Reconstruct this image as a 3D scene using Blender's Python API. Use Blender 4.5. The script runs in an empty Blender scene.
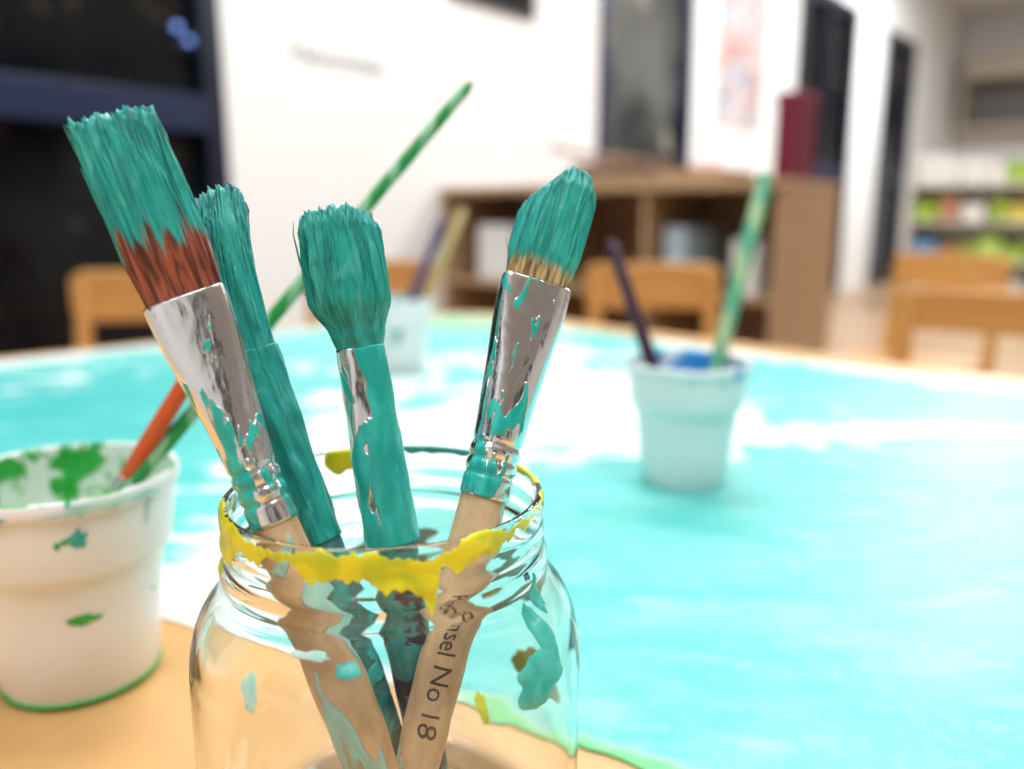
import bpy, bmesh, math, random
from mathutils import Vector, Matrix, noise as mn
random.seed(7)
S = bpy.context.scene
COL = S.collection
TZ = 0.56
CAM = Vector((0, 0, 0.708))

# ------------------------------------------------------------------ helpers
def new_obj(name, bm, mats=(), loc=(0,0,0), rot=(0,0,0), parent=None, smooth=True, sharp=None):
    me = bpy.data.meshes.new(name)
    bm.normal_update()
    bm.to_mesh(me); bm.free()
    for m in mats: me.materials.append(m)
    if smooth:
        for p in me.polygons: p.use_smooth = True
        if sharp: me.set_sharp_from_angle(angle=math.radians(sharp))
    ob = bpy.data.objects.new(name, me)
    COL.objects.link(ob)
    ob.location = loc; ob.rotation_euler = rot
    if parent: ob.parent = parent
    return ob

def empty(name, loc=(0,0,0), rot=(0,0,0)):
    e = bpy.data.objects.new(name, None); e.empty_display_size = .05
    COL.objects.link(e); e.location = loc; e.rotation_euler = rot
    return e

def box(bm, lo, hi, mi=0, M=None):
    x0,y0,z0 = lo; x1,y1,z1 = hi
    co = [(x0,y0,z0),(x1,y0,z0),(x1,y1,z0),(x0,y1,z0),(x0,y0,z1),(x1,y0,z1),(x1,y1,z1),(x0,y1,z1)]
    vs = [bm.verts.new((M @ Vector(c)) if M else c) for c in co]
    for f in ((3,2,1,0),(4,5,6,7),(0,1,5,4),(1,2,6,5),(2,3,7,6),(3,0,4,7)):
        fc = bm.faces.new([vs[i] for i in f]); fc.material_index = mi

def bevel(ob, w=.003, seg=2):
    m = ob.modifiers.new('bev','BEVEL'); m.width = w; m.segments = seg; m.limit_method='ANGLE'
    return ob

def boxobj(name, lo, hi, m, bw=.003, **k):
    bm = bmesh.new(); box(bm, lo, hi)
    o = new_obj(name, bm, [m], smooth=False, **k)
    if bw: bevel(o, bw)
    return o

def catmull(pts, n=4):
    out=[]
    P=[pts[0]]+list(pts)+[pts[-1]]
    for i in range(1,len(P)-2):
        for k in range(n):
            t=k/n
            out.append(tuple(.5*((2*P[i][a])+(-P[i-1][a]+P[i+1][a])*t+(2*P[i-1][a]-5*P[i][a]+4*P[i+1][a]-P[i+2][a])*t*t+(-P[i-1][a]+3*P[i][a]-3*P[i+1][a]+P[i+2][a])*t**3) for a in range(2)))
    out.append(tuple(pts[-1]))
    return out

def rings_to_faces(bm, rings, mi=0, closed=True):
    for a,b in zip(rings[:-1], rings[1:]):
        n=len(a)
        for j in range(n if closed else n-1):
            k=(j+1)%n
            try:
                f=bm.faces.new((a[j],a[k],b[k],b[j])); f.material_index=mi
            except ValueError: pass

def lathe(bm, prof, seg=96, mi=0, mifun=None, cx=0, cy=0):
    rings=[]
    for (r,z) in prof:
        r=max(r,1e-5)
        rings.append([bm.verts.new((cx+r*math.cos(2*math.pi*j/seg), cy+r*math.sin(2*math.pi*j/seg), z)) for j in range(seg)])
    for i,(a,b) in enumerate(zip(rings[:-1],rings[1:])):
        for j in range(seg):
            k=(j+1)%seg
            f=bm.faces.new((a[j],a[k],b[k],b[j])); f.material_index = mifun(i) if mifun else mi
    return rings

def tube(bm, pts, rad, seg=12, mi=0, cap=True):
    rings=[]
    n=len(pts)
    for i,p in enumerate(pts):
        p=Vector(p)
        d=(Vector(pts[min(i+1,n-1)])-Vector(pts[max(i-1,0)])).normalized()
        a=d.orthogonal().normalized() if i==0 else (prev-d*prev.dot(d)).normalized()
        prev=a; b=d.cross(a)
        r=rad[i] if hasattr(rad,'__len__') else rad
        rings.append([bm.verts.new(p+a*(r*math.cos(2*math.pi*j/seg))+b*(r*math.sin(2*math.pi*j/seg))) for j in range(seg)])
    rings_to_faces(bm, rings, mi)
    if cap:
        for rg in (rings[0][::-1], rings[-1]):
            f=bm.faces.new(rg); f.material_index=mi

# ------------------------------------------------------------------ materials
def base_mat(name, col=(.8,.8,.8), rough=.5, metal=0, spec=.5, **kw):
    m=bpy.data.materials.new(name); m.use_nodes=True
    nt=m.node_tree; b=nt.nodes['Principled BSDF']
    b.inputs['Base Color'].default_value=(*col,1); b.inputs['Roughness'].default_value=rough
    b.inputs['Metallic'].default_value=metal; b.inputs['Specular IOR Level'].default_value=spec
    for k,v in kw.items(): b.inputs[k.replace('_',' ')].default_value=v
    return m,nt,b

class G:
    def __init__(s, nt): s.nt=nt
    def n(s,t,**p):
        nd=s.nt.nodes.new(t)
        for k,v in p.items(): setattr(nd,k,v)
        return nd
    def put(s,sock,v):
        if isinstance(v,bpy.types.NodeSocket): s.nt.links.new(v,sock)
        elif v is not None: sock.default_value=v
    def math(s,op,a,b=0.0,c=None,clamp=False):
        nd=s.n('ShaderNodeMath',operation=op,use_clamp=clamp)
        s.put(nd.inputs[0],a); s.put(nd.inputs[1],b)
        if c is not None: s.put(nd.inputs[2],c)
        return nd.outputs[0]
    def coord(s,kind='Object',scale=(1,1,1),rot=(0,0,0),loc=(0,0,0)):
        if kind=='World': o=s.n('ShaderNodeNewGeometry').outputs['Position']
        else: o=s.n('ShaderNodeTexCoord').outputs[kind]
        mp=s.n('ShaderNodeMapping'); s.put(mp.inputs[0],o)
        mp.inputs['Scale'].default_value=scale; mp.inputs['Rotation'].default_value=rot; mp.inputs['Location'].default_value=loc
        return mp.outputs[0]
    def noise(s,vec,scale=5,detail=3,dist=0,rough=.5):
        nd=s.n('ShaderNodeTexNoise'); s.put(nd.inputs['Vector'],vec)
        nd.inputs['Scale'].default_value=scale; nd.inputs['Detail'].default_value=detail
        nd.inputs['Distortion'].default_value=dist; nd.inputs['Roughness'].default_value=rough
        return nd.outputs[0]
    def step(s,v,lo,hi):
        nd=s.n('ShaderNodeMapRange'); nd.interpolation_type='SMOOTHSTEP'
        s.put(nd.inputs[0],v); nd.inputs[1].default_value=lo; nd.inputs[2].default_value=hi
        return nd.outputs[0]
    def mix(s,f,a,b):
        nd=s.n('ShaderNodeMix',data_type='RGBA')
        s.put(nd.inputs[0],f)
        for sock,v in ((nd.inputs[6],a),(nd.inputs[7],b)):
            if isinstance(v,tuple): v=(*v,1) if len(v)==3 else v
            s.put(sock,v)
        return nd.outputs[2]
    def xyz(s,vec):
        nd=s.n('ShaderNodeSeparateXYZ'); s.put(nd.inputs[0],vec); return nd.outputs
    def bump(s,b,h,strength=.3,dist=.001):
        nd=s.n('ShaderNodeBump'); nd.inputs['Strength'].default_value=strength; nd.inputs['Distance'].default_value=dist
        s.put(nd.inputs['Height'],h); s.nt.links.new(nd.outputs[0],b.inputs['Normal'])

TURQ=(.013,.385,.345); TURQ_D=(.005,.22,.20); TURQ_L=(.08,.56,.50)

def wood(name, c1, c2, scale=(3,40,40), rough=.45, bump=.1):
    m,nt,b=base_mat(name,rough=rough); g=G(nt)
    v=g.coord('Object',scale=scale)
    n=g.noise(v,1,5,.6)
    g.put(b.inputs['Base Color'], g.mix(g.step(n,.3,.7),c1,c2))
    g.bump(b,n,bump,.0005)
    return m

def paint_over(name, base, paint, scale=200, th=.55, soft=.02, metal=0, rb=.4, rp=.3, stretch=(1,1,1), zk=0, z0=0, paint2=None, th2=.62, seed=0, bumpd=.0006, detail=2, dark=None, crinkle=0, xk=0):
    """paint splashes over a base surface (thickness via bump); zk>0: more paint towards +z"""
    m,nt,b=base_mat(name,rough=rb,metal=metal); g=G(nt)
    v=g.coord('Object',scale=stretch,loc=(seed,seed*.7,seed*.3))
    n=g.noise(v,scale,detail,.7)
    if zk or xk:
        X_,Y_,z=g.xyz(g.coord('Object'))
        n=g.math('ADD',n,g.math('MULTIPLY',g.math('SUBTRACT',z,z0),zk))
        n=g.math('ADD',n,g.math('MULTIPLY',X_,xk))
    f=g.step(n,th-soft,th+soft)
    var=g.noise(g.coord('Object',scale=stretch),scale*2.3,3)
    pc=g.mix(g.step(var,.35,.7),paint,tuple(min(1,c*1.35+.02) for c in paint))
    bc=base
    if dark: bc=g.mix(g.step(var,.3,.7),base,dark)
    col=g.mix(f,bc,pc)
    if paint2:
        n2=g.noise(g.coord('Object',scale=stretch,loc=(5+seed,3,9)),scale*1.4,2,.5)
        f2=g.step(n2,th2-soft,th2+soft)
        col=g.mix(f2,col,paint2)
        f=g.math('MAXIMUM',f,f2)
    g.put(b.inputs['Base Color'],col)
    g.put(b.inputs['Metallic'],g.math('MULTIPLY',g.math('SUBTRACT',1.0,f),metal))
    g.put(b.inputs['Roughness'],g.math('ADD',g.math('MULTIPLY',f,rp-rb),rb))
    h=g.math('ADD',f,g.math('MULTIPLY',var,.3))
    if crinkle:
        cr=g.noise(g.coord('Object',scale=(1,1,.6)),150,2,.3)
        h=g.math('ADD',h,g.math('MULTIPLY',cr,crinkle))
    g.bump(b,h,.7,bumpd)
    return m

def bristle_mat(name, root=(.2,.05,.025), z0=.01, amp=.012, soft=.0015):
    m,nt,b=base_mat(name,rough=.42); g=G(nt)
    st=g.noise(g.coord('Object',scale=(1,1,.05)),1100,3,.3)
    st2=g.noise(g.coord('Object',scale=(1,1,.13)),360,3,.9)
    lump=g.noise(g.coord('Object',scale=(1,1,.40)),230,2,.8)
    z=g.xyz(g.coord('Object'))[2]
    edge=g.math('ADD',z,g.math('MULTIPLY',g.math('SUBTRACT',st2,.5),amp*2))
    edge=g.math('ADD',edge,g.math('MULTIPLY',g.math('SUBTRACT',st,.5),amp))
    f=g.step(edge,z0-soft,z0+soft)
    pc=g.mix(g.step(st2,.30,.58),TURQ_D,TURQ)
    pc=g.mix(g.math('MULTIPLY',g.step(lump,.54,.68),.5),pc,TURQ_L)
    rc=g.mix(g.step(st,.35,.65),tuple(c*.35 for c in root),tuple(min(1,c*1.6) for c in root))
    g.put(b.inputs['Base Color'],g.mix(f,rc,pc))
    g.bump(b,g.math('ADD',g.math('MULTIPLY',st,.6),g.math('ADD',g.math('MULTIPLY',st2,1.1),g.math('MULTIPLY',lump,.9))),.85,.0010)
    return m

# ------------------------------------------------------------------ brushes
def interp(tab, t):
    if t<=tab[0][0]: return tab[0][1:]
    for a,b in zip(tab[:-1],tab[1:]):
        if t<=b[0]:
            k=(t-a[0])/(b[0]-a[0]); k=k*k*(3-2*k)
            return [a[i]+(b[i]-a[i])*k for i in range(1,len(a))]
    return tab[-1][1:]

def sup(c,e): return math.copysign(abs(c)**e,c)

def paint_brush(name, tip, u, Lb, Lf, Ltot, secs, fer, hand, mats, twist=0, bend=0, hfun=lambda x:1, nhair=300, jag=.05, ridge=.07, seed=0, rough_f=0, wild=1.0, groove=1.0, label=None):
    rnd=random.Random(seed)
    u=Vector(u).normalized(); tip=Vector(tip); O=tip-u*Lb
    v=(O-CAM).normalized(); X=v.cross(u).normalized(); Y=u.cross(X).normalized()
    if twist:
        R=Matrix.Rotation(math.radians(twist),3,u); X=R@X; Y=R@Y
    bm=bmesh.new()
    NA,NZ=180,56
    def pos(ph,zf,rho=1.0):
        c,s=math.cos(ph),math.sin(ph)
        hw,ht=interp(secs,zf)
        z=Lb*zf*(1-(1-hfun(c*rho))*min(1,zf*1.0))
        return Vector((hw*sup(c,.8)*rho+bend*zf*zf, ht*sup(s,.8)*rho, z))
    def clump(ph,zf):
        c,s=math.cos(ph),math.sin(ph)
        return mn.noise(Vector((c*4+seed,s*4,zf*1.2)))*1.0+mn.noise(Vector((c*10+seed,s*10,zf*2.0)))*1.0+mn.noise(Vector((c*22,s*22+seed,zf*2.5)))*.6
    rings=[]
    for i in range(NZ+1):
        zf=i/NZ; ring=[]
        for j in range(NA):
            ph=2*math.pi*j/NA
            c,s=math.cos(ph),math.sin(ph)
            rr=1+ridge*clump(ph,zf)*min(1,zf*3+.12)
            p=pos(ph,zf,rr)
            p.z+=Lb*jag*zf**5*(mn.noise(Vector((c*9+seed,s*9,3)))*1.3+mn.noise(Vector((c*24,s*24,seed)))*1.1)
            if i==0: p.z=-.002
            ring.append(bm.verts.new(p))
        rings.append(ring)
    for sc,dz in ((.82,.012),(.6,.02),(.35,.022),(.12,.022)):
        ring=[]
        for j in range(NA):
            ph=2*math.pi*j/NA
            p=pos(ph,1.0,sc); p.z+=Lb*(dz+jag*1.4*mn.noise(Vector((p.x*900,p.y*900,seed))))
            ring.append(bm.verts.new(p))
        rings.append(ring)
    rings_to_faces(bm,rings,0); bm.faces.new(rings[-1])
    for h in range(nhair):
        ph=rnd.uniform(0,2*math.pi)
        surf=rnd.random()<.5
        rho=rnd.uniform(.97,1.01) if surf else math.sqrt(rnd.random())*.96
        z0=rnd.uniform(.02,.85) if surf else .85
        z1=1+abs(rnd.gauss(0,.020))*wild+rnd.uniform(-.04,.014)
        fl=rnd.gauss(0,.012)*wild
        if rnd.random()<.05: fl+=rnd.uniform(.0,.15)*wild; z1+=.04*wild
        if surf and rnd.random()<.5: z1=rnd.uniform(z0+.1,1)
        pts=[];rad=[]
        r0=rnd.uniform(.00009,.00030)
        dph=rnd.gauss(0,.06)
        for k in range(8):
            t=k/7; zf=z0+(z1-z0)*t
            pp=ph+dph*t
            rr=rho*(1+fl*t*t*2)
            if surf: rr*=1+ridge*clump(pp,min(zf,1))*min(1,zf*3+.12)
            p=pos(pp,min(zf,1.0),rr)
            if zf>1: p.z+=(zf-1)*Lb*1.0
            pts.append(p); rad.append(r0*(.3+.7*min(1,t*4))*(1-.75*t**3))
        tube(bm,pts,rad,5,0,False)
    # ferrule
    fw,ft,fr=fer
    rings=[]; n=90
    prof=[]
    for i in range(n+1):
        t=i/n
        k=min(1,t/.8); k=k*k*(3-2*k)
        hw=fw+(fr-fw)*k; ht=ft+(fr-ft)*min(1,(t/.7))**1.1 if t<.7 else fr
        ex=.62+(1-.62)*k
        g_=0
        for c0 in (.76,.83,.90):
            g_-=.00040*groove*math.exp(-((t-c0)/.010)**2)
        for c0 in (.795,.865):
            g_+=.00015*groove*math.exp(-((t-c0)/.015)**2)
        prof.append((hw+g_,ht+g_,ex,-Lf*t))
    prof=[(fw*.94,ft*.9,.62,-.0015),(fw*.985,ft*.97,.62,.0003)]+prof+[(fr*.86,fr*.86,1,-Lf-.0002)]
    for hw,ht,ex,z in prof:
        rg=[]
        for j in range(72):
            ph=2*math.pi*j/72; c,s=math.cos(ph),math.sin(ph)
            w=1+rough_f*mn.noise(Vector((c*2+seed,s*2,z*180)))+.020*mn.noise(Vector((c*1.3+seed,s*1.3,z*90+5)))
            rg.append(bm.verts.new((hw*sup(c,ex)*w,ht*sup(s,ex)*w,z)))
        rings.append(rg)
    rings_to_faces(bm,rings[::-1],1)
    # handle
    Lh=Ltot-Lb-Lf; rings=[]
    for i in range(41):
        t=i/40; r=interp(hand,t)[0]
        if t>.96: r*=math.sqrt(max(0.02,1-((t-.96)/.04)**2))
        rings.append([bm.verts.new((r*math.cos(2*math.pi*j/32),r*math.sin(2*math.pi*j/32),-Lf+.001-(Lh+.001)*t)) for j in range(32)])
    rings_to_faces(bm,rings[::-1],2); f=bm.faces.new(rings[-1]); f.material_index=2
    bmesh.ops.recalc_face_normals(bm,faces=bm.faces[:])
    ob=new_obj(name,bm,mats)
    M=Matrix.Identity(4)
    for r in range(3):
        M[r][0]=X[r]; M[r][1]=Y[r]; M[r][2]=u[r]; M[r][3]=O[r]
    ob.matrix_world=M
    if label:
        # printed lettering wrapped around the handle, reading down its length
        cu=bpy.data.curves.new(name+'_print','FONT'); cu.body=label; cu.size=.0056; cu.resolution_u=3
        to=bpy.data.objects.new('tmp_text',cu); COL.objects.link(to)
        bpy.context.view_layer.update()
        me=bpy.data.meshes.new_from_object(to.evaluated_get(bpy.context.evaluated_depsgraph_get()))
        bpy.data.objects.remove(to)
        b2=bmesh.new(); b2.from_mesh(me)
        bmesh.ops.subdivide_edges(b2,edges=b2.edges[:],cuts=1)
        zs=-Lf-.020
        for v_ in b2.verts:
            xx,yy=v_.co.x,v_.co.y
            z=zs-xx; t=(-Lf+.001-z)/(Lh+.001); r=interp(hand,t)[0]+.00012
            a=math.radians(-98)+ (yy-.002)/r
            v_.co=Vector((r*math.cos(a),r*math.sin(a),z))
        new_obj('printed_lettering',b2,[base_mat('black_print',(.03,.03,.035),.5)[0]],smooth=False,parent=ob)
    return ob

metal=(.80,.81,.83)
# A : flat brush with auburn bristles
paint_brush('flat_paintbrush',(-.0746,.1622,.7250),(-.0290,.0105,.0764),.0355,.046,.165,
  [(0,.0072,.0026),(.3,.0076,.0033),(.7,.0077,.0032),(1,.0077,.0026)],(.0078,.0030,.0046),
  [(0,.0043),(.2,.0050),(.45,.0055),(.8,.0042),(1,.0030)],
  [bristle_mat('auburn_bristles_turquoise_paint',(.24,.06,.03),.0130,.010),
   paint_over('ferrule_splashed',metal,TURQ,150,.575,.015,1,.19,.25,(1.6,1.6,.6),zk=-6,z0=-.022,seed=3,paint2=(.75,.66,.03),th2=.72,crinkle=1.0),
   paint_over('bare_wood_handle_splashed',(.74,.50,.28),(.30,.60,.52),120,.56,.02,0,.45,.35,(1,1,.5),seed=1,dark=(.56,.36,.18))],
  twist=-10,bend=-.0002,hfun=lambda x:.985-.03*x-.01*x*x,nhair=420,jag=.07,ridge=.11,seed=1,wild=1.1)
# B : fully painted brush behind it
paint_brush('painted_flat_paintbrush',(-.0655,.1743,.7115),(-.0242,.0094,.070),.034,.042,.126,
  [(0,.0057,.0041),(.3,.0060,.0042),(.75,.0058,.0040),(1,.0050,.0032)],(.0057,.0041,.0052),
  [(0,.0048),(.3,.0044),(.7,.0034),(1,.0026)],
  [bristle_mat('bristles_fully_painted',(.02,.3,.25),-.01,.001),
   bristle_mat('ferrule_fully_painted',(.02,.3,.25),-.2,.001),
   paint_over('handle_blue_green_paint',(.05,.20,.20),TURQ,150,.5,.05,0,.4,.3,seed=2)],
  twist=35,bend=.0062,hfun=lambda x:.98-.05*x*x,nhair=300,jag=.07,ridge=.10,seed=2,rough_f=.10,groove=.0)
# C : round brush
paint_brush('round_paintbrush',(-.0367,.1788,.7080),(-.0112,.0113,.0703),.0290,.042,.141,
  [(0,.0050,.0050),(.12,.0057,.0056),(.38,.0084,.0078),(.65,.0085,.0079),(.9,.0080,.0074),(1,.0073,.0064)],(.0051,.0051,.0058),
  [(0,.0050),(.3,.0050),(.7,.0040),(1,.0028)],
  [bristle_mat('round_bristles_painted',(.02,.3,.25),-.01,.001),
   paint_over('round_ferrule_painted',metal,TURQ,100,.46,.012,1,.2,.25,(1.3,1.3,.40),zk=-7,z0=-.014,xk=12,seed=12,crinkle=.7),
   paint_over('dark_plum_handle',(.035,.015,.04),(.01,.20,.19),110,.46,.03,0,.35,.3,seed=4)],
  bend=-.0008,hfun=lambda x:.985-.05*x*x-.015*x,nhair=420,jag=.05,ridge=.095,seed=3,rough_f=.07,groove=.1)
# D : filbert brush
paint_brush('filbert_paintbrush',(.0120,.1908,.7180),(.0203,.027,.0777),.0275,.0475,.158,
  [(0,.0073,.0032),(.3,.0079,.0040),(.6,.0080,.0040),(.85,.0073,.0036),(1,.0054,.0024)],(.0079,.0034,.0054),
  [(0,.0049),(.2,.0052),(.5,.0049),(.85,.0038),(1,.0030)],
  [bristle_mat('beige_bristles_turquoise_paint',(.40,.30,.14),.0042,.0035),
   paint_over('filbert_ferrule_splashed',metal,TURQ,165,.59,.012,1,.17,.25,(1.5,1.5,.6),zk=-3,z0=-.025,xk=-9,seed=21,crinkle=1.0),
   paint_over('beech_handle_splashed',(.72,.53,.31),(.45,.68,.60),120,.62,.02,0,.45,.35,(1,1,.5),seed=6,dark=(.54,.38,.22))],
  twist=14,bend=.0016,hfun=lambda x:.975-.24*max(0,-x)**1.3-.07*max(0,x)**2,nhair=320,jag=.035,ridge=.08,seed=4,wild=.7,label='Pinsel No 18')

# thin brushes standing in pots
def thin_brush(name, low, high, rlow, rhigh, hmat, bcol, brl=.02):
    """low: bristle end inside the pot, high: free end of the handle"""
    low=Vector(low); high=Vector(high); u=(high-low).normalized(); L=(high-low).length
    bm=bmesh.new()
    prof=[(0,.0004),(brl*.3,rlow*.9),(brl*.7,rlow*1.15),(brl,rlow),(brl+.0002,rlow*1.12),(brl*1.25,rlow*1.12),(brl*1.3,rlow*1.0),(brl*1.35,rlow*1.12),(brl+ .018,rlow*1.15),(brl+.0182,rlow*1.02),(brl+.03,rlow*1.25),(L*.6,(rlow+rhigh)*.55),(L*.9,rhigh),(L*.985,rhigh*.9),(L,rhigh*.35)]
    rings=[]
    for z,r in prof:
        rings.append([bm.verts.new((r*math.cos(2*math.pi*j/24),r*math.sin(2*math.pi*j/24),z)) for j in range(24)])
    for i,(a,b) in enumerate(zip(rings[:-1],rings[1:])):
        mi=0 if i<3 else (1 if i<8 else 2)
        for j in range(24):
            k=(j+1)%24; f=bm.faces.new((a[j],a[k],b[k],b[j])); f.material_index=mi
    f=bm.faces.new(rings[-1]); f.material_index=2; bm.faces.new(rings[0][::-1])
    bmat,_,_=base_mat(name+'_bristles',bcol,.4)
    fm,_,_=base_mat(name+'_ferrule',(.7,.7,.7),.25,1)
    ob=new_obj(name,bm,[bmat,fm,hmat],sharp=40)
    ob.matrix_world=Matrix.Translation(low)@u.to_track_quat('Z','Y').to_matrix().to_4x4()
    return ob
def spiral_mat(name,c1,c2,pitch=.012,soft=.2):
    m,nt,b=base_mat(name,rough=.3); g=G(nt)
    X_,Y_,Z_=g.xyz(g.coord('Object'))
    ang=g.math('ARCTAN2',Y_,X_)
    n=g.noise(g.coord('Object',scale=(1,1,.4)),160,3,.5)
    ph=g.math('ADD',g.math('ADD',ang,g.math('MULTIPLY',Z_,6.2832/pitch)),g.math('MULTIPLY',n,5.0))
    f=g.step(g.math('SINE',ph),.15-soft,.15+soft+.2)
    g.put(b.inputs['Base Color'],g.mix(f,c1,c2)); g.bump(b,n,.4,.0006)
    return m
thin_brush('green_handled_paintbrush',(-.1398,.2257,.597),(-.0132,.2842,.7495),.0019,.0020,
   spiral_mat('green_white_spiral_handle',(.010,.29,.06),(.22,.52,.30),.016),(.02,.35,.05))
thin_brush('orange_handled_paintbrush',(-.134,.2345,.602),(-.085,.2450,.677),.0022,.0027,
   base_mat('orange_lacquer',(.62,.10,.02),.3)[0],(.02,.35,.05),.016)
thin_brush('purple_handled_paintbrush',(.0905,.4370,.586),(.0560,.4770,.692),.0033,.0036,
   base_mat('plum_lacquer',(.04,.012,.035),.35)[0],(.01,.12,.45))
thin_brush('mint_handled_paintbrush',(.1000,.4310,.590),(.1535,.5160,.7310),.0036,.0050,
   spiral_mat('mint_green_handle',(.06,.32,.19),(.30,.44,.22),.04,.5),(.01,.12,.45))
thin_brush('navy_handled_paintbrush',(-.108,.752,.590),(-.066,.816,.702),.0035,.0048,
   base_mat('navy_lacquer',(.03,.03,.13),.35)[0],(.02,.3,.3))
thin_brush('yellow_handled_paintbrush',(-.098,.762,.590),(-.047,.838,.712),.0035,.0050,
   base_mat('ochre_lacquer',(.46,.36,.14),.4)[0],(.02,.3,.3))

# ------------------------------------------------------------------ glass jar
jx,jy=-.0274,.1713
outer=[(.0327,.0893),(.0333,.0895),(.0339,.0890),(.0342,.0878),(.0342,.0862),(.0341,.0848),(.03405,.0838),(.0342,.0828),(.0344,.0818),(.03435,.0807),(.0341,.0797),(.03405,.0786),(.0342,.0777),(.0347,.0768),(.0351,.0756),(.0350,.0744),(.0347,.0734),(.0347,.0724),(.0352,.0710),(.0365,.0693),(.0386,.0668),(.0404,.0636),(.0416,.0596),(.0423,.0550),(.0425,.0480),(.0425,.0350),(.0425,.0200),(.0423,.0110),(.0412,.0045),(.0385,.0010),(.0340,.0),(.0250,.0006),(.0,.0010)]
inner=[(.0,.0032),(.0200,.0030),(.0330,.0032),(.0386,.0052),(.0409,.0120),(.0412,.0250),(.0412,.0500),(.0408,.0572),(.0398,.0624),(.0380,.0660),(.0358,.0688),(.0340,.0712),(.0334,.0735),(.0331,.0780),(.0329,.0850),(.0326,.0882),(.0327,.0893)]
op=catmull(outer,4); ip=catmull(inner,4)
gm,nt,b=base_mat('clear_glass',(1,1,1),.0,0,.5); b.inputs['Transmission Weight'].default_value=1; b.inputs['IOR'].default_value=1.45
b.inputs['Base Color'].default_value=(.99,1,.997,1)
jar=empty('glass_jar',(jx,jy,TZ+.0002))
bm=bmesh.new()
lathe(bm,op+ip[1:-1]+[op[0]],144)
bmesh.ops.remove_doubles(bm,verts=bm.verts[:],dist=2e-6)
bmesh.ops.recalc_face_normals(bm,faces=bm.faces[:])
new_obj('jar_glass',bm,[gm],parent=jar)
def seq(prof):
    out=[0]
    for a,b_ in zip(prof[:-1],prof[1:]): out.append(out[-1]+math.dist(a,b_))
    return out
full=ip[-14:-1]+op
arc=seq(full); S0=arc[13]      # arc position of the lip top
def on(s,th,off):
    s=max(0,min(arc[-1]-1e-6,s))
    i=0
    while arc[i+1]<s: i+=1
    k=(s-arc[i])/max(1e-9,arc[i+1]-arc[i])
    a,b_=full[i],full[i+1]
    a0=full[max(0,i-1)]; b1=full[min(len(full)-1,i+2)]
    r=a[0]+(b_[0]-a[0])*k; z=a[1]+(b_[1]-a[1])*k
    tx,tz=b1[0]-a0[0],b1[1]-a0[1]; L=math.hypot(tx,tz) or 1
    nx,nz=-tz/L,tx/L
    r+=nx*off; z+=nz*off
    return (r*math.cos(th),r*math.sin(th),z)
def tempera(name,c1,c2,sc=160,bd=.0005):
    m,nt,b=base_mat(name,c1,.3); g=G(nt)
    n1=g.noise(g.coord('Object'),sc,4,.8)
    g.put(b.inputs['Base Color'],g.mix(g.step(n1,.35,.65),c1,c2)); g.bump(b,n1,.5,bd)
    return m
ymat=tempera('yellow_tempera',(.52,.58,.02),(.82,.75,.02),110)
tmat=tempera('turquoise_tempera',(.02,.38,.34),(.08,.50,.44))
mmat=tempera('pale_mint_tempera',(.36,.66,.58),(.6,.80,.72))
lmat=tempera('lime_tempera',(.40,.58,.05),(.6,.7,.08))

def strip(name,th0,th1,topf,botf,m,off=.0005,n=420,k=26):
    bm=bmesh.new(); rows=[]
    for i in range(n+1):
        th=math.radians(th0+(th1-th0)*i/n); s0=topf(th); s1=botf(th)
        if s1<s0+.0004: s1=s0+.0004
        e=min(1,min(i,n-i)/8)
        mid=(s0+s1)/2; s0=mid+(s0-mid)*math.sqrt(e); s1=mid+(s1-mid)*math.sqrt(e)
        row=[]
        for j in range(k+1):
            t=j/k; ed=math.sqrt(max(0,1-(2*t-1)**6))
            o=off*ed*(1+.35*mn.noise(Vector((math.cos(th)*5,math.sin(th)*5,t*2))))*(.2+.8*e)+.00003
            row.append(bm.verts.new(on(s0+(s1-s0)*t,th,o)))
        rows.append(row)
    rings_to_faces(bm,rows,0,False)
    bmesh.ops.recalc_face_normals(bm,faces=bm.faces[:])
    return new_obj(name,bm,[m],parent=jar)
def nz(th,f,s): return mn.noise(Vector((math.cos(th)*f+s,math.sin(th)*f,s)))
def drip(th,c,w,h):
    d=math.degrees(th); return h*math.exp(-((d-c)/w)**2)
def bot(th):
    b_=S0+.0058+.0034*nz(th,3,1)+.0026*nz(th,8,4)+.0012*nz(th,22,2)+.0005*nz(th,60,2)
    b_+=drip(th,-68,2.6,.0082)+drip(th,-80,12,.0026)+drip(th,-60,5,.0014)+drip(th,-104,8,.0008)+drip(th,-152,20,.0030)-drip(th,-22,18,.0024)-drip(th,-118,6,.0024)-drip(th,-95,3,.0015)
    return b_
def top(th): return S0+.0015+.0020*nz(th,6,7)+.0010*nz(th,25,7)+drip(th,-122,12,.0014)+drip(th,-75,10,.0012)-drip(th,-150,20,.001)
strip('yellow_rim_paint',-184,4,top,bot,ymat,.00014)
strip('yellow_back_paint',98,126,lambda t:S0-.0055+.0016*nz(t,9,3),lambda t:S0+.002,ymat,.00015,60)
strip('turquoise_lip_smear',58,92,lambda t:S0-.0014+.001*nz(t,9,3),lambda t:S0+.0012+.001*nz(t,8,5),tmat,.00012,80)
strip('yellow_side_smear',6,34,lambda t:S0-.0010+.001*nz(t,9,3),lambda t:S0+.0016+.001*nz(t,8,5),ymat,.00012,80)
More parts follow.
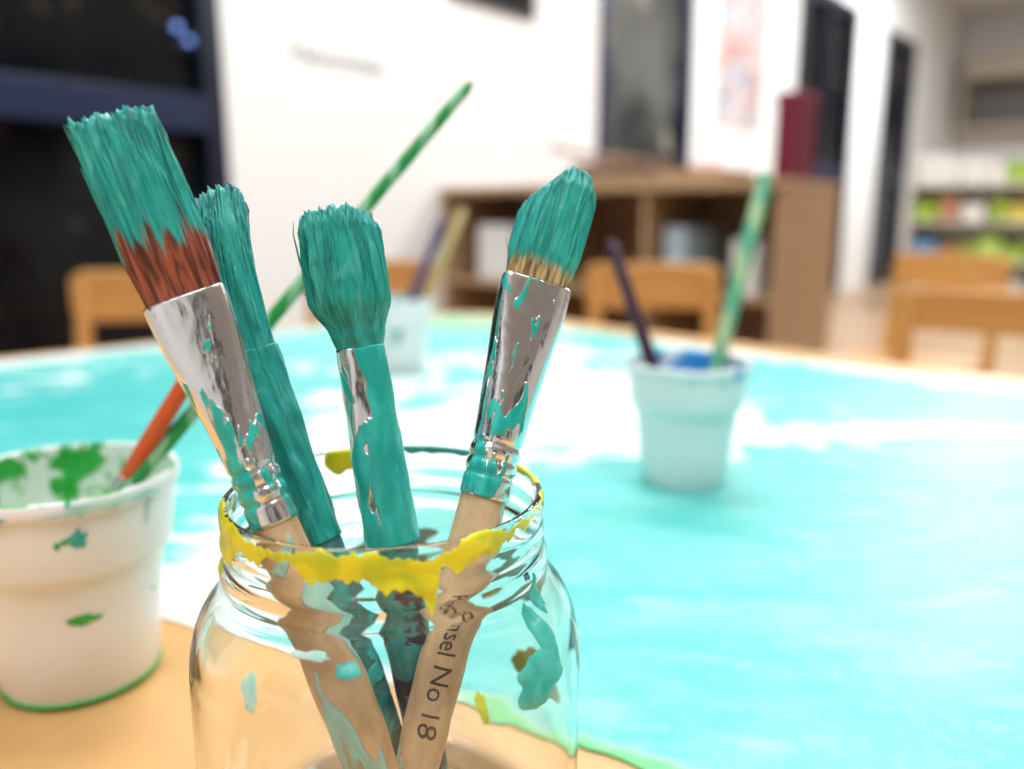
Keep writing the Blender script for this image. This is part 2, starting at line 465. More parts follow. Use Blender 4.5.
def blob(name,thd,s,wth,hs,m,seed=0,off=.0005,rag=.3,shear=0):
    bm=bmesh.new(); th0=math.radians(thd)
    N=72; rings=[]
    for q in range(1,9):
        rho=q/8; row=[]
        for j in range(N):
            a=2*math.pi*j/N
            k=1+rag*mn.noise(Vector((math.cos(a)*1.2+seed,math.sin(a)*1.2,seed)))*1.6+rag*.35*mn.noise(Vector((math.cos(a)*3+seed,math.sin(a)*3,seed)))
            dv=rho*k*math.sin(a)
            row.append(bm.verts.new(on(s+hs*dv,th0+(wth*rho*k*math.cos(a)+shear*dv)/.040,off*math.sqrt(max(0,1-rho**3))+.00003)))
        rings.append(row)
    rings_to_faces(bm,rings,0); bm.faces.new(rings[0][::-1])
    bmesh.ops.recalc_face_normals(bm,faces=bm.faces[:])
    return new_obj(name,bm,[m],parent=jar)
blob('turquoise_splash_1',-36,S0+.0335,.0070,.0050,tmat,3,.0004,.35)
blob('turquoise_splash_2',-31,S0+.0265,.0030,.0062,tmat,5,.0003,.3,.0010)
blob('turquoise_splash_3',-24,S0+.0190,.0022,.0042,tmat,15,.0003,.4,.001)
blob('turquoise_splash_4',-104,S0+.0215,.0040,.0009,mmat,11,.0002,.4)
blob('turquoise_splash_5',-93,S0+.0235,.0022,.0016,tmat,17,.0003,.4)
blob('turquoise_splash_6',-150,S0+.0260,.0014,.0040,mmat,23,.0002,.4,.001)
blob('turquoise_splash_7',-120,S0+.030,.0020,.0034,mmat,29,.0002,.45,.001)
blob('turquoise_splash_8',-100,S0+.046,.0026,.0044,mmat,31,.0003,.4,.001)
blob('turquoise_splash_9',135,S0+.030,.010,.0050,mmat,37,.0002,.45,.004)
blob('turquoise_splash_10',50,S0+.034,.012,.0075,tmat,41,.0003,.45,-.004)
blob('turquoise_splash_11',95,S0+.034,.012,.0055,mmat,53,.0003,.45,.004)
blob('turquoise_splash_12',-8,S0+.037,.002,.0075,mmat,59,.0002,.4,.001)
blob('yellow_splash_1',-58,S0+.033,.0010,.0030,lmat,43,.0002,.3,.0005)
blob('yellow_splash_2',-158,S0+.0140,.0055,.0008,ymat,47,.0002,.4)
blob('yellow_splash_3',30,S0+.060,.012,.0060,lmat,71,.0002,.4,.003)

# ------------------------------------------------------------------ plastic paint pots
def pot(name,x,y,rimcol,incol,pool,outspot,seed,zk=9,th=.5,plast=(.86,.86,.86),ith=.46):
    bm=bmesh.new()
    pr=[(0,0.0012),(.0200,.0012),(.0212,0),(.0226,.0002),(.0233,.0012),(.0256,.022),(.0278,.0405),(.0283,.0418),(.0294,.0424),(.0303,.0430),(.0308,.0441),(.0318,.0540),(.0329,.0625),(.0338,.0631),(.0344,.0643),(.0344,.0666),(.0338,.0677),(.0328,.0679),(.0321,.0673),(.0312,.058),(.0298,.0452),(.0276,.0420),(.0266,.0400),(.0238,.018),(.0222,.0036),(.0210,.0026),(0,.0026)]
    ni=16
    lathe(bm,pr,96,mifun=lambda i:1 if i>=ni else 0)
    bmesh.ops.remove_doubles(bm,verts=bm.verts[:],dist=1e-5)
    e=empty(name,(x,y,TZ+.0012))
    om=paint_over(name+'_plastic',plast,rimcol,70,th+.24,.012,0,.35,.3,(1,1,.8),zk=zk,z0=.052,paint2=outspot,th2=.72,seed=seed)
    im=paint_over(name+'_inside',(.78,.86,.82),incol,75,ith,.04,0,.35,.3,(1,1,.75),zk=-3,z0=.045,seed=seed+2,detail=4)
    new_obj('pot_wall',bm,[om,im],parent=e,sharp=35)
    bm=bmesh.new(); lathe(bm,[(0,.0240),(.018,.0240),(.0243,.0243),(.0244,.022),(0.0,.0220)],64)
    new_obj('paint_pool',bm,[base_mat(name+'_pool',pool,.15)[0]],parent=e)
    return e
lp=pot('plastic_paint_pot',-.141,.2485,(.02,.42,.36),(.02,.34,.045),(.02,.32,.05),(.04,.40,.08),4,zk=13,th=.54,ith=.46)
def potmark(name,parent,thd,z,wth,hz,m,seed):
    bm=bmesh.new(); N=64; rings=[]; th0=math.radians(thd)
    for q in range(1,7):
        rho=q/6; row=[]
        for j in range(N):
            a=2*math.pi*j/N
            k=1+.6*mn.noise(Vector((math.cos(a)*1.5+seed,math.sin(a)*1.5,seed)))+.3*mn.noise(Vector((math.cos(a)*4+seed,math.sin(a)*4,seed)))
            zz=min(.0675,z+hz*rho*k*math.sin(a))
            r=(.0233+(zz-.0012)*(.0045/.0393)) if zz<.041 else (.0308+(zz-.0441)*(.0021/.0184) if zz<.0625 else .0346)
            th=th0+wth*rho*k*math.cos(a)/.03
            r+=.0003*math.sqrt(max(0,1-rho**2))+.00008
            row.append(bm.verts.new((r*math.cos(th),r*math.sin(th),zz)))
        rings.append(row)
    rings_to_faces(bm,rings,0); bm.faces.new(rings[0][::-1])
    bmesh.ops.recalc_face_normals(bm,faces=bm.faces[:])
    new_obj(name,bm,[m],parent=parent)
gmat=tempera('green_tempera',(.02,.36,.04),(.05,.45,.08))
potmark('green_mark',lp,-58,.0290,.0052,.0018,gmat,2)
potmark('turquoise_mark_1',lp,-56,.0560,.0022,.0026,tmat,6)
potmark('turquoise_mark_2',lp,-112,.0640,.0130,.0036,tmat,9)
potmark('turquoise_mark_3',lp,-105,.0580,.0050,.0036,tmat,19)
potmark('turquoise_mark_4',lp,-40,.0650,.0140,.0016,mmat,25)
potmark('turquoise_mark_5',lp,-18,.0585,.0016,.0040,mmat,12)
bm=bmesh.new(); lathe(bm,[(.0229,-.0002),(.0236,.0000),(.0239,.0006),(.0236,.0014),(.0233,.0012)],96)
new_obj('green_foot_ring_paint',bm,[gmat],parent=lp)
pot('plastic_paint_pot.001',.0966,.448,(.02,.35,.65),(.02,.25,.60),(.01,.2,.5),(.60,.80,.80),9,plast=(.86,.88,.88))
pot('plastic_paint_pot.002',-.1075,.783,(.5,.8,.8),(.1,.5,.5),(.02,.3,.3),(.7,.85,.85),13,zk=2)

# ------------------------------------------------------------------ table
A=math.radians(-47.5)
tabc=(-.055,.345)
beech=wood('beech_tabletop',(.74,.45,.19),(.62,.35,.13),(2,26,10),.35,.05)
tb=empty('childrens_table',(tabc[0],tabc[1],0),(0,0,A))
bm=bmesh.new(); vs=[]
HX,HY,R=.70,.65,.13
for cx,cy,a0 in ((HX-R,HY-R,0),(-HX+R,HY-R,90),(-HX+R,-HY+R,180),(HX-R,-HY+R,270)):
    for k in range(17):
        a=math.radians(a0+90*k/16); vs.append(bm.verts.new((cx+R*math.cos(a),cy+R*math.sin(a),TZ-.026)))
f=bm.faces.new(vs); ex=bmesh.ops.extrude_face_region(bm,geom=[f])
bmesh.ops.translate(bm,vec=(0,0,.026),verts=[v for v in ex['geom'] if isinstance(v,bmesh.types.BMVert)])
bmesh.ops.recalc_face_normals(bm,faces=bm.faces[:])
bevel(new_obj('tabletop',bm,[beech],parent=tb,smooth=False),.004,3)
i=0
for sx in (-1,1):
    for sy in (-1,1):
        i+=1; bm=bmesh.new()
        lathe(bm,[(0,0),(.020,0),(.022,.004),(.028,.30),(.030,TZ-.027),(0,TZ-.027)],32)
        new_obj('leg_%d'%i,bm,[beech],loc=(sx*(HX-.12),sy*(HY-.12),0),parent=tb,sharp=40)
for n_,lo,hi in (('apron_1',(-.56,.50,.47),(.56,.52,.533)),('apron_2',(-.56,-.52,.47),(.56,-.50,.533)),('apron_3',(-.57,-.5,.47),(-.55,.5,.533)),('apron_4',(.55,-.5,.47),(.57,.5,.533))):
    boxobj(n_,lo,hi,beech,.002,parent=tb)

# painted paper
e1=Vector((.6756,-.7373)); nrm1=Vector((.7373,.6756)); C0=Vector((-.049,1.30))
pts=[]
for k in range(9):       # rounded far corner
    a=k/8
    p0=C0-nrm1*.060+e1*.16; pc=C0-nrm1*.050+e1*.03; p2=C0+e1*.022-nrm1*.16
    pts.append(p2*(1-a)**2+pc*2*a*(1-a)+p0*a*a)
pts.append(C0-nrm1*.060+e1*1.33)
pts.append(Vector((.50,-.05)))
L0=Vector((.50,-.05)); L1=Vector((-.745,.615))
N=260
for k in range(1,N):
    t=k/N; p=L0+(L1-L0)*t
    x=p.x; yl=.280-.535*(x+.118)
    q=.006*mn.noise(Vector((x*22,0,3)))+.0025*mn.noise(Vector((x*90,1,3)))+.001*mn.noise(Vector((x*300,1,3)))
    pts.append(Vector((x,yl+q)))
pts.append(L1)
bm=bmesh.new()
vs=[bm.verts.new((p.x,p.y,TZ+.0008)) for p in pts]
f=bm.faces.new(vs)
if f.normal.z<0: f.normal_flip()
bmesh.ops.recalc_face_normals(bm,faces=bm.faces[:])
ex=bmesh.ops.extrude_face_region(bm,geom=[f])
bmesh.ops.translate(bm,vec=(0,0,-.0005),verts=[v for v in ex['geom'] if isinstance(v,bmesh.types.BMVert)])
bmesh.ops.recalc_face_normals(bm,faces=bm.faces[:])
bmesh.ops.triangulate(bm,faces=[f for f in bm.faces if len(f.verts)>4])
pm,nt,b=base_mat('paper_with_turquoise_paint',rough=.42); g=G(nt)
P=g.coord('World')
x,y,z=g.xyz(P)
def gauss(cx,cy,sx,sy,rot=0):
    v=g.coord('World',loc=(-cx,-cy,0)); X_,Y_,_z=g.xyz(v)
    c,s=math.cos(rot),math.sin(rot)
    a=g.math('ADD',g.math('MULTIPLY',X_,c/sx),g.math('MULTIPLY',Y_,s/sx))
    bb=g.math('ADD',g.math('MULTIPLY',X_,-s/sy),g.math('MULTIPLY',Y_,c/sy))
    q=g.math('ADD',g.math('MULTIPLY',a,a),g.math('MULTIPLY',bb,bb))
    return g.math('EXPONENT',g.math('MULTIPLY',q,-1.0))
st1=g.noise(g.coord('World',scale=(5,20,1),rot=(0,0,math.radians(-25))),1,6,1.4)
st2=g.noise(g.coord('World',scale=(13,4,1),rot=(0,0,math.radians(35))),1,6,1.8)
st3=g.noise(g.coord('World',scale=(22,75,1),rot=(0,0,math.radians(-20))),1,4,.8)
w=g.math('ADD',g.math('MULTIPLY',st1,.55),g.math('MULTIPLY',st2,.45))
w=g.math('ADD',w,g.math('MULTIPLY',g.math('SUBTRACT',st3,.5),.18))
for args,amp in (((.03,.62,.14,.15,-.2),.25),((-.10,.48,.07,.12,0),.24),((.24,.55,.18,.028,.10),.18),((-.12,.31,.05,.045,0),.22),((.06,.86,.12,.10,-.6),.17),((-.45,.88,.25,.035,.75),.24),((.16,.24,.22,.15,0),-.24),((.25,.38,.16,.09,0),-.18),((.30,.66,.12,.05,-.8),-.10),((-.32,.58,.14,.07,0),-.16),((-.40,.74,.12,.05,.3),.10),((-.15,.80,.10,.10,0),.05)):
    w=g.math('ADD',w,g.math('MULTIPLY',gauss(*args),amp))
pn=g.math('ADD',g.math('MULTIPLY',x,.7373),g.math('MULTIPLY',y,.6756))
w=g.math('ADD',w,g.math('MULTIPLY',g.step(pn,.725,.785),.17))
white=g.step(w,.595,.675)
tone=g.noise(g.coord('World',scale=(9,22,1),rot=(0,0,.5)),1,6,1.5)
aq=g.mix(g.step(tone,.33,.68),(.075,.52,.49),(.16,.64,.60))
aq=g.mix(g.math('MULTIPLY',gauss(.30,.74,.3,.14,-.75),.6),aq,(.025,.46,.47))
aq=g.mix(g.math('MULTIPLY',gauss(-.38,.62,.25,.2,0),.7),aq,(.03,.42,.43))
thin=g.step(g.noise(g.coord('World',scale=(14,45,1),rot=(0,0,.4)),1,5,1),.5,.75)
aq=g.mix(g.math('MULTIPLY',thin,.34),aq,(.48,.80,.77))
scr=g.noise(g.coord('World',scale=(26,26,1)),1,3,4.5)
scr=g.math('MULTIPLY',g.step(g.math('ABSOLUTE',g.math('SUBTRACT',scr,.5)),.016,.0),.34)
aq=g.mix(scr,aq,(.5,.82,.78))
mot=g.noise(g.coord('World',scale=(60,60,1)),1,4,1.5)
aq=g.mix(g.math('MULTIPLY',g.step(mot,.5,.7),.28),aq,(.05,.43,.40))
gr=g.math('MULTIPLY',gauss(-.07,1.13,.16,.07,0),1.3)
col=g.mix(white,aq,(.83,.88,.87))
col=g.mix(g.math('MINIMUM',gr,1.0),col,(.28,.58,.34))
near=g.math('ADD',g.math('MULTIPLY',x,.472),g.math('MULTIPLY',y,.882))   # distance to torn edge
edge=g.step(g.math('ADD',near,g.math('MULTIPLY',g.math('SUBTRACT',st3,.5),.012)),.201,.196)
limez=g.math('MULTIPLY',edge,g.step(x,-.03,0.0))
col=g.mix(g.math('MULTIPLY',edge,.9),col,(.80,.85,.82))
col=g.mix(g.math('MULTIPLY',limez,.95),col,(.10,.56,.20))
g.put(b.inputs['Base Color'],col)
g.bump(b,g.math('ADD',st3,g.math('ADD',tone,g.math('MULTIPLY',mot,.5))),.3,.0012)
new_obj('painted_paper_sheet',bm,[pm],smooth=False)

# ------------------------------------------------------------------ room
WA=math.atan2(.777,.63)
wallm,nt,b=base_mat('white_plaster',(.87,.88,.88),.8); g=G(nt); g.bump(b,g.noise(g.coord('Object'),60,4),.1,.002)
floorm=wood('vinyl_wood_floor',(.44,.29,.18),(.37,.23,.13),(1,9,1),.35,.02)
navy=base_mat('navy_frame',(.003,.007,.022),.35)[0]
bluerail=base_mat('blue_rail',(.003,.012,.055),.4)[0]
def glassmat(name,c1,c2,c3,sc=1.2,seed=0,rough=.06,spec=.5):
    m,nt,b=base_mat(name,rough=rough,spec=spec); g=G(nt)
    n=g.noise(g.coord('Object',loc=(seed,0,0)),sc,3,.3)
    n2=g.noise(g.coord('Object',loc=(seed+4,0,2)),sc*3,2,.3)
    c=g.mix(g.step(n,.35,.65),c1,c2); c=g.mix(g.step(n2,.60,.72),c,c3)
    g.put(b.inputs['Base Color'],c)
    return m
dark=glassmat('dark_night_glass',(.002,.003,.005),(.009,.010,.011),(.050,.038,.030),2.6,0,.08,.18)
grey=glassmat('grey_glass_painted_reflections',(.02,.024,.026),(.15,.155,.155),(.30,.29,.22),1.7,3,.08,.4)  # grey view and reflected light spots are painted into the pane colour
WO=(3.9,8.7,0); WR=(0,0,WA)
H=3.0
def wbox(name,s0,s1,z0,z1,m,y0=0.0,y1=.12,bw=0,parent=None):
    if parent: return boxobj(name,(s0,y0,z0),(s1,y1,z1),m,bw,parent=parent)
    return boxobj(name,(s0,y0,z0),(s1,y1,z1),m,bw,loc=WO,rot=WR)
bm=bmesh.new()
for s0,s1,z0,z1 in ((-12,-10.4,0,H),(-10.4,-7.65,2.45,H),(-7.65,-5.50,0,H),(-5.50,-4.51,2.45,H),(-4.51,-2.85,0,H),(-2.85,-1.55,2.38,H),(-1.55,-.675,0,H),(-.675,.31,2.38,H),(.31,2.62,0,H)):
    box(bm,(s0,0,z0),(s1,.12,z1))
new_obj('wall_left',bm,[wallm],loc=WO,rot=WR,smooth=False)
def opening(name,s0,s1,h,gl,fr=.07,mull=(),rails=(),frm=navy):
    e=empty(name,WO,WR)
    wbox('frame_l',s0,s0+fr,0,h,frm,-.02,.10,.004,e); wbox('frame_r',s1-fr,s1,0,h,frm,-.02,.10,.004,e)
    wbox('frame_top',s0+fr,s1-fr,h-fr,h,frm,-.02,.10,.004,e); wbox('frame_bottom',s0+fr,s1-fr,0,fr,frm,-.02,.10,.004,e)
    for i,m_ in enumerate(mull): wbox('mullion_%d'%(i+1),m_-fr/2,m_+fr/2,fr,h-fr,frm,-.015,.09,.004,e)
    for i,(a,c) in enumerate(rails): wbox('rail_%d'%(i+1),s0+fr,s1-fr,a,c,bluerail,-.03,.09,.004,e)
    wbox('pane',s0+fr*.5,s1-fr*.5,fr*.5,h-fr*.5,gl,.04,.05,0,e)
    return e
opening('window_1',-10.4,-7.65,2.45,dark,.07,(-8.95,),((.95,1.06),))
opening('window_2',-5.50,-4.51,2.45,grey,.06,(),(),bluerail)
opening('door_1',-2.85,-1.55,2.38,dark,.10,(-2.2,),((1.0,1.08),))
opening('door_2',-.675,.31,2.38,dark,.12,(),((1.0,1.10),))
e=empty('window_3',WO,WR)
wbox('frame',-6.60,-6.05,1.56,2.15,base_mat('black_frame',(.01,.012,.015),.4)[0],-.025,-.001,.003,e)
wbox('pane',-6.57,-6.08,1.59,2.12,dark,-.028,-.024,0,e)
wbox('baseboard_left',-7.65,-5.50,0,.07,base_mat('baseboard_white',(.8,.8,.78),.5)[0],-.012,-.0005,.002)
boxobj('wall_far',(2.50,-7.5,0),(2.62,0,H),wallm,0,loc=WO,rot=WR)
boxobj('wall_right',(-12,-7.62,0),(2.62,-7.5,H),wallm,0,loc=WO,rot=WR)
boxobj('wall_back',(-12.12,-7.5,0),(-12,0,H),wallm,0,loc=WO,rot=WR)
e=empty('added_window_back',WO,WR)  # unseen dark windows added behind the camera to vary the metal reflections
for i,(a,c) in enumerate(((-5.9,-4.5),(-2.3,-.9))):
    boxobj('frame_%d'%(i+1),(-11.999,a,.9),(-11.96,c,2.4),navy,.004,parent=e)
    boxobj('pane_%d'%(i+1),(-11.96,a+.07,.97),(-11.955,c-.07,2.33),dark,0,parent=e)
e=empty('added_window_right',WO,WR)  # more dark windows added out of view, for contrast in the ferrules
for i,a in enumerate((-10.2,-6.2,-3.0)):
    boxobj('frame_%d'%(i+1),(a,-7.499,.9),(a+1.3,-7.46,2.4),navy,.004,parent=e)
    boxobj('pane_%d'%(i+1),(a+.07,-7.46,.97),(a+1.23,-7.455,2.33),dark,0,parent=e)
boxobj('floor',(-12.12,-7.62,-.05),(2.62,.12,0),floorm,0,loc=WO,rot=WR)
ceilm=base_mat('ceiling_white',(.86,.87,.88),.9)[0]
boxobj('ceiling',(-12.12,-7.62,H),(2.62,.12,H+.05),ceilm,0,loc=WO,rot=WR)

# poster
pm2,nt,b=base_mat('childrens_art_print',rough=.6); g=G(nt)
n=g.noise(g.coord('Object'),8,3,1); n2=g.noise(g.coord('Object',loc=(3,3,3)),6,3,1)
c=g.mix(g.step(n,.43,.56),(.66,.65,.66),(.52,.24,.20)); c=g.mix(g.step(n2,.50,.62),c,(.32,.42,.54))
g.put(b.inputs['Base Color'],c)
wbox('art_poster',-4.17,-3.45,1.25,2.2,pm2,-.006,-.0008)
cu=bpy.data.curves.new('wall_lettering','FONT'); cu.body='Malwerkstatt'; cu.size=.080; cu.extrude=.001
tx=bpy.data.objects.new('wall_lettering',cu); COL.objects.link(tx)
p=Matrix.Rotation(WA,4,'Z')@Vector((-7.38,-.003,0))+Vector(WO); tx.location=(p.x,p.y,1.215); tx.rotation_euler=(math.radians(90),0,WA)
cu.materials.append(base_mat('grey_letters',(.36,.37,.38),.6)[0])
le,nt,b=base_mat('blue_reflection_glow',(.3,.45,1),.4); b.inputs['Emission Color'].default_value=(.20,.38,1,1); b.inputs['Emission Strength'].default_value=.9
refl_spots=empty('glass_reflection_spots',WO,WR)  # small glowing spheres imitate lamp reflections on the dark pane
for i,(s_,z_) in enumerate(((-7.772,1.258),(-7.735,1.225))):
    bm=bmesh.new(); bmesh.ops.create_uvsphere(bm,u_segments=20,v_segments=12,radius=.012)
    new_obj('reflection_spot_%d'%(i+1),bm,[le],loc=(s_,0.025,z_),parent=refl_spots)
wbox('added_bracket',-7.80,-7.722,1.190,1.20,navy,.015,.035,.002,refl_spots)  # made-up holder beneath the imitated reflections

# ------------------------------------------------------------------ low wooden shelf unit (perpendicular to the wall)
SA=math.atan2(-.63,.777)
oak=wood('oak_laminate',(.46,.30,.17),(.37,.235,.13),(2,30,12),.5,.05)
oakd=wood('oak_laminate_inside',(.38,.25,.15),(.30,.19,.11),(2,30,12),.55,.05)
SO=(-.30,3.52,0)
sh=empty('low_shelf_unit',SO,(0,0,SA))
SL,SD,SH=1.46,.50,.81
boxobj('top_board',(.01,-.01,SH-.03),(SL,SD,SH),oak,.003,parent=sh)
boxobj('end_panel_l',(.012,0,0),(.036,SD,SH-.03),oak,.002,parent=sh)
boxobj('end_panel_r',(SL-.028,0,0),(SL-.002,SD,SH-.03),oak,.002,parent=sh)
boxobj('back_panel',(.036,SD-.015,.04),(SL-.028,SD,SH-.03),oakd,0,parent=sh)
boxobj('plinth',(.036,.03,0),(SL-.028,SD-.015,.05),oak,0,parent=sh)
for i,s_ in enumerate((.50,.97)):
    boxobj('divider_%d'%(i+1),(s_-.011,.002,.05),(s_+.011,SD-.015,SH-.03),oak,.002,parent=sh)
boxobj('mid_shelf',(.036,.004,.42),(SL-.028,SD-.015,.442),oak,.002,parent=sh)
whitepl=base_mat('white_plastic',(.82,.84,.85),.4)[0]
def tray(name,lo,hi,m,t=.006):
    bm=bmesh.new(); x0,y0,z0=lo; x1,y1,z1=hi
    box(bm,lo,(x1,y1,z0+t)); box(bm,(x0,y0,z0+t),(x0+t,y1,z1)); box(bm,(x1-t,y0,z0+t),(x1,y1,z1))
    box(bm,(x0+t,y0,z0+t),(x1-t,y0+t,z1)); box(bm,(x0+t,y1-t,z0+t),(x1-t,y1,z1))
    return bevel(new_obj(name,bm,[m],loc=SO,rot=(0,0,SA),smooth=False),.0015)
tray('white_storage_bin',(.16,.06,.443),(.34,.36,.66),whitepl)
tray('blue_storage_bin',(1.02,.06,.443),(1.10,.36,.66),base_mat('pale_blue_plastic',(.45,.6,.7),.4)[0])
tray('white_storage_bin.001',(1.27,.06,.443),(1.36,.36,.62),whitepl)
tray('wooden_tray',(.55,.10,SH+.0005),(.92,.36,SH+.045),oakd)
tray('wooden_tray.001',(.96,.08,SH+.0005),(1.22,.34,SH+.04),oak)
bm=bmesh.new()
for i in range(7):
    M=Matrix.Translation((.74,.23,SH+.0485+i*.005))@Matrix.Rotation(math.radians(random.uniform(-9,9)),4,'Z')
    box(bm,(-.17,-.11,0),(.17,.11,.0035),i%3,M)
new_obj('cardboard_sheet_stack',bm,[base_mat('kraft_card',(.33,.19,.11),.8)[0],base_mat('grey_card',(.4,.38,.36),.8)[0],base_mat('rose_card',(.6,.3,.24),.8)[0]],loc=SO,rot=(0,0,SA),smooth=False)
bm=bmesh.new(); tube(bm,[(.42,.20,SH+.150),(.60,.22,SH+.112),(.80,.25,SH+.0910)],.011,12)
new_obj('wooden_dowel',bm,[oakd],loc=SO,rot=(0,0,SA))
mb=empty('maroon_magazine_box',SO,(0,0,SA))
mar=base_mat('maroon_card',(.14,.005,.026),.5)[0]
bm=bmesh.new(); box(bm,(1.325,.22,SH+.0006),(1.405,.38,SH+.245)); bevel(new_obj('box_body',bm,[mar],parent=mb,smooth=False),.006,3)
boxobj('box_lid',(1.321,.216,SH+.2455),(1.409,.384,SH+.285),base_mat('maroon_card_lid',(.18,.010,.036),.5)[0],.006,parent=mb)
bm=bmesh.new(); bmesh.ops.create_icosphere(bm,subdivisions=4,radius=.06)
for v in bm.verts:
    n_=mn.noise(v.co*40)+.6*mn.noise(v.co*90); v.co*=1+.28*n_; v.co.z=max(-.03,v.co.z*.6)
new_obj('crumpled_paper',bm,[base_mat('pink_tissue',(.70,.45,.42),.8)[0]],loc=(SO[0]+.777*1.10+.63*.2,SO[1]-.63*1.10+.777*.2,SH+.037))

# ------------------------------------------------------------------ children's chairs
chm=wood('beech_chair_lacquer',(.68,.36,.11),(.56,.27,.075),(3,22,22),.35,.04)
def chair(name,x,y,rz,w=.32,h=.61,bh=.095):
    e=empty(name,(x,y,0),(0,0,math.radians(rz)))
    sx=w/2
    for i,s_ in enumerate((-1,1)):
        bm=bmesh.new(); tube(bm,[(s_*(sx-.015),-.02,0),(s_*(sx-.015),-.035,.30),(s_*(sx-.015),-.015,.48),(s_*(sx-.015),.0,h-.02)],[.013,.016,.015,.012],16)
        new_obj('back_post_%d'%(i+1),bm,[chm],parent=e,sharp=50)
        bm=bmesh.new(); tube(bm,[(s_*(sx-.02),-.31,0),(s_*(sx-.02),-.29,.305)],[.012,.016],16)
        new_obj('front_leg_%d'%(i+1),bm,[chm],parent=e,sharp=50)
        bm=bmesh.new(); tube(bm,[(s_*(sx-.018),-.30,.16),(s_*(sx-.016),-.03,.16)],.009,12)
        new_obj('side_stretcher_%d'%(i+1),bm,[chm],parent=e,sharp=50)
    def curved(nm,z0,z1,d=.028,th=.014):
        bm=bmesh.new(); rows=[]
        for k in range(17):
            t=k/16*2-1; yy=d*(1-t*t)-.004
            x_=t*(sx+.004)
            inset=.010*max(0,(abs(t)-.86)/.14)**2*1.5
            rows.append([bm.verts.new(c) for c in ((x_,yy-th/2,z0+inset),(x_,yy+th/2,z0+inset),(x_,yy+th/2,z1-inset),(x_,yy-th/2,z1-inset))])
        rings_to_faces(bm,rows); bm.faces.new(rows[0][::-1]); bm.faces.new(rows[-1])
        bmesh.ops.recalc_face_normals(bm,faces=bm.faces[:])
        return bevel(new_obj(nm,bm,[chm],parent=e,smooth=True,sharp=40),.004,2)
    curved('back_board',h-bh,h)
    bm=bmesh.new(); vs=[]
    for cx,cy,a0 in ((sx-.03,-.05,0),(-sx+.03,-.05,90),(-sx+.03,-.30,180),(sx-.03,-.30,270)):
        for k in range(7):
            a=math.radians(a0+15*k); vs.append(bm.verts.new((cx+.03*math.cos(a),cy+.03*math.sin(a),.305)))
    f=bm.faces.new(vs); ex=bmesh.ops.extrude_face_region(bm,geom=[f])
    bmesh.ops.translate(bm,vec=(0,0,.018),verts=[v for v in ex['geom'] if isinstance(v,bmesh.types.BMVert)])
    bmesh.ops.recalc_face_normals(bm,faces=bm.faces[:])
    bevel(new_obj('seat',bm,[chm],parent=e,smooth=False),.004,2)
    return e
chair('childrens_chair',.290,1.72,0,.27,.605)
chair('childrens_chair.001',-.645,1.52,4,.30,.605)
chair('childrens_chair.002',-.33,1.95,0,.30,.60)
chair('childrens_chair.003',.700,1.14,-40,.32,.60,.062)
chair('childrens_chair.004',1.18,2.25,-60,.32,.60)

# ------------------------------------------------------------------ colourful toy shelf and wall cabinet on the far side
TO=(3.05,6.55,0)
toy=empty('toy_shelf',TO,(0,0,SA))
wt=base_mat('white_laminate',(.70,.68,.62),.5)[0]
TL=2.2
boxobj('side_l',(0,0,0),(.02,.38,.92),wt,.002,parent=toy); boxobj('side_r',(TL-.02,0,0),(TL,.38,.92),wt,.002,parent=toy)
boxobj('back',(.02,.365,0),(TL-.02,.38,.92),wt,0,parent=toy)
for i,z_ in enumerate((.04,.34,.63,.90)): boxobj('board_%d'%(i+1),(.02,0,z_),(TL-.02,.365,z_+.02),wt,.002,parent=toy)
cols=[(.32,.48,.05),(.12,.32,.55),(.65,.52,.08),(.50,.24,.12),(.42,.60,.14),(.75,.74,.70),(.2,.45,.25)]
cm=[base_mat('toy_plastic_%d'%i,c,.4)[0] for i,c in enumerate(cols)]
rb=random.Random(11)
bm=bmesh.new()
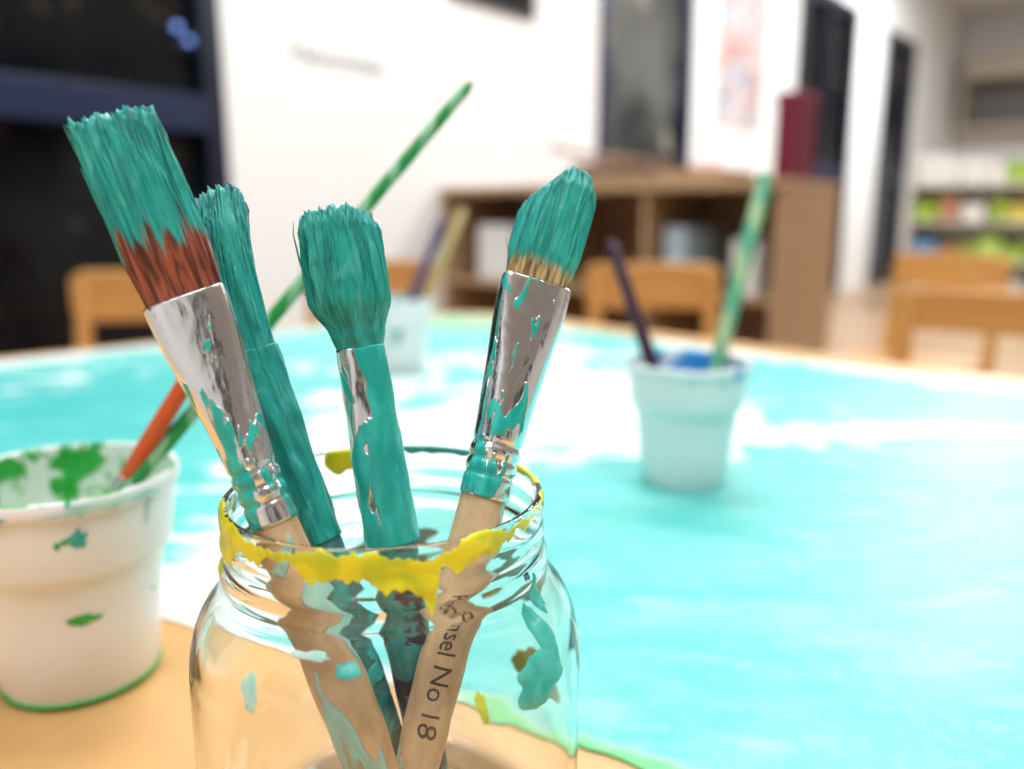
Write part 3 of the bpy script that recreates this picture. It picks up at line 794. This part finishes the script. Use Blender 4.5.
for z_ in (.061,.361,.651,.921):
    x_=.05
    while x_<TL-.25:
        w_=rb.uniform(.07,.20); h_=rb.uniform(.10,.24)
        mi=rb.randrange(7) if rb.random()<.5 else rb.choice((0,1,4,5))
        t=.008; y0,y1=.03,.32
        box(bm,(x_,y0,z_),(x_+w_,y1,z_+t),mi)
        box(bm,(x_,y0,z_+t),(x_+t,y1,z_+h_),mi); box(bm,(x_+w_-t,y0,z_+t),(x_+w_,y1,z_+h_),mi)
        box(bm,(x_+t,y0,z_+t),(x_+w_-t,y0+t,z_+h_*.8),mi); box(bm,(x_+t,y1-t,z_+t),(x_+w_-t,y1,z_+h_),mi)
        x_+=w_+rb.uniform(.01,.05)
new_obj('toy_bins',bm,cm,parent=toy,smooth=False)
beige=base_mat('beige_laminate',(.48,.42,.34),.5)[0]; dgrey=base_mat('grey_backing',(.20,.19,.18),.6)[0]
wc=empty('wall_cabinet',WO,WR)
for nm,lo,hi,m_ in (('top',(2.0,-2.0,2.22),(2.499,-.10,2.50),beige),('side_a',(2.0,-.15,1.65),(2.499,-.10,2.22),beige),('side_b',(2.0,-2.0,1.65),(2.499,-1.95,2.22),beige),('bottom',(2.0,-1.95,1.65),(2.499,-.15,1.70),beige),('backing',(2.47,-1.95,1.70),(2.499,-.15,2.22),dgrey)):
    boxobj(nm,lo,hi,m_,.003,parent=wc)

# ------------------------------------------------------------------ light
def area(name,x,y,z,sx,sy,p,col=(.96,.985,1)):
    l=bpy.data.lights.new(name,'AREA'); l.shape='RECTANGLE'; l.size=sx; l.size_y=sy; l.energy=p; l.color=col
    o=bpy.data.objects.new(name,l); COL.objects.link(o); o.location=(x,y,z); return o
for i,(x,y,p) in enumerate(((-.35,.9,34),(.9,-.5,35),(.2,2.3,44),(2.3,4.2,82),(4.0,6.6,125),(3.6,2.5,62),(-.9,-1.1,32))):
    nm='ceiling_lamp' if i==0 else 'ceiling_lamp.%03d'%i
    area(nm,x,y,H-.03,.9,.9,p)
w_=bpy.data.worlds.new('room_ambience'); S.world=w_; w_.use_nodes=True
bg=w_.node_tree.nodes['Background']; bg.inputs[0].default_value=(.9,.95,1,1); bg.inputs[1].default_value=.5

# ------------------------------------------------------------------ camera
cd=bpy.data.cameras.new('camera'); co=bpy.data.objects.new('camera',cd); COL.objects.link(co)
co.location=CAM; co.rotation_euler=(math.radians(90-11.7),0,0)
cd.sensor_width=36; cd.lens=36*830/1024; cd.clip_start=.01; cd.clip_end=60
cd.dof.use_dof=True; cd.dof.focus_distance=.170; cd.dof.aperture_fstop=6.6
S.camera=co
S.view_settings.view_transform='Standard'; S.view_settings.look='None'; S.view_settings.exposure=0.0
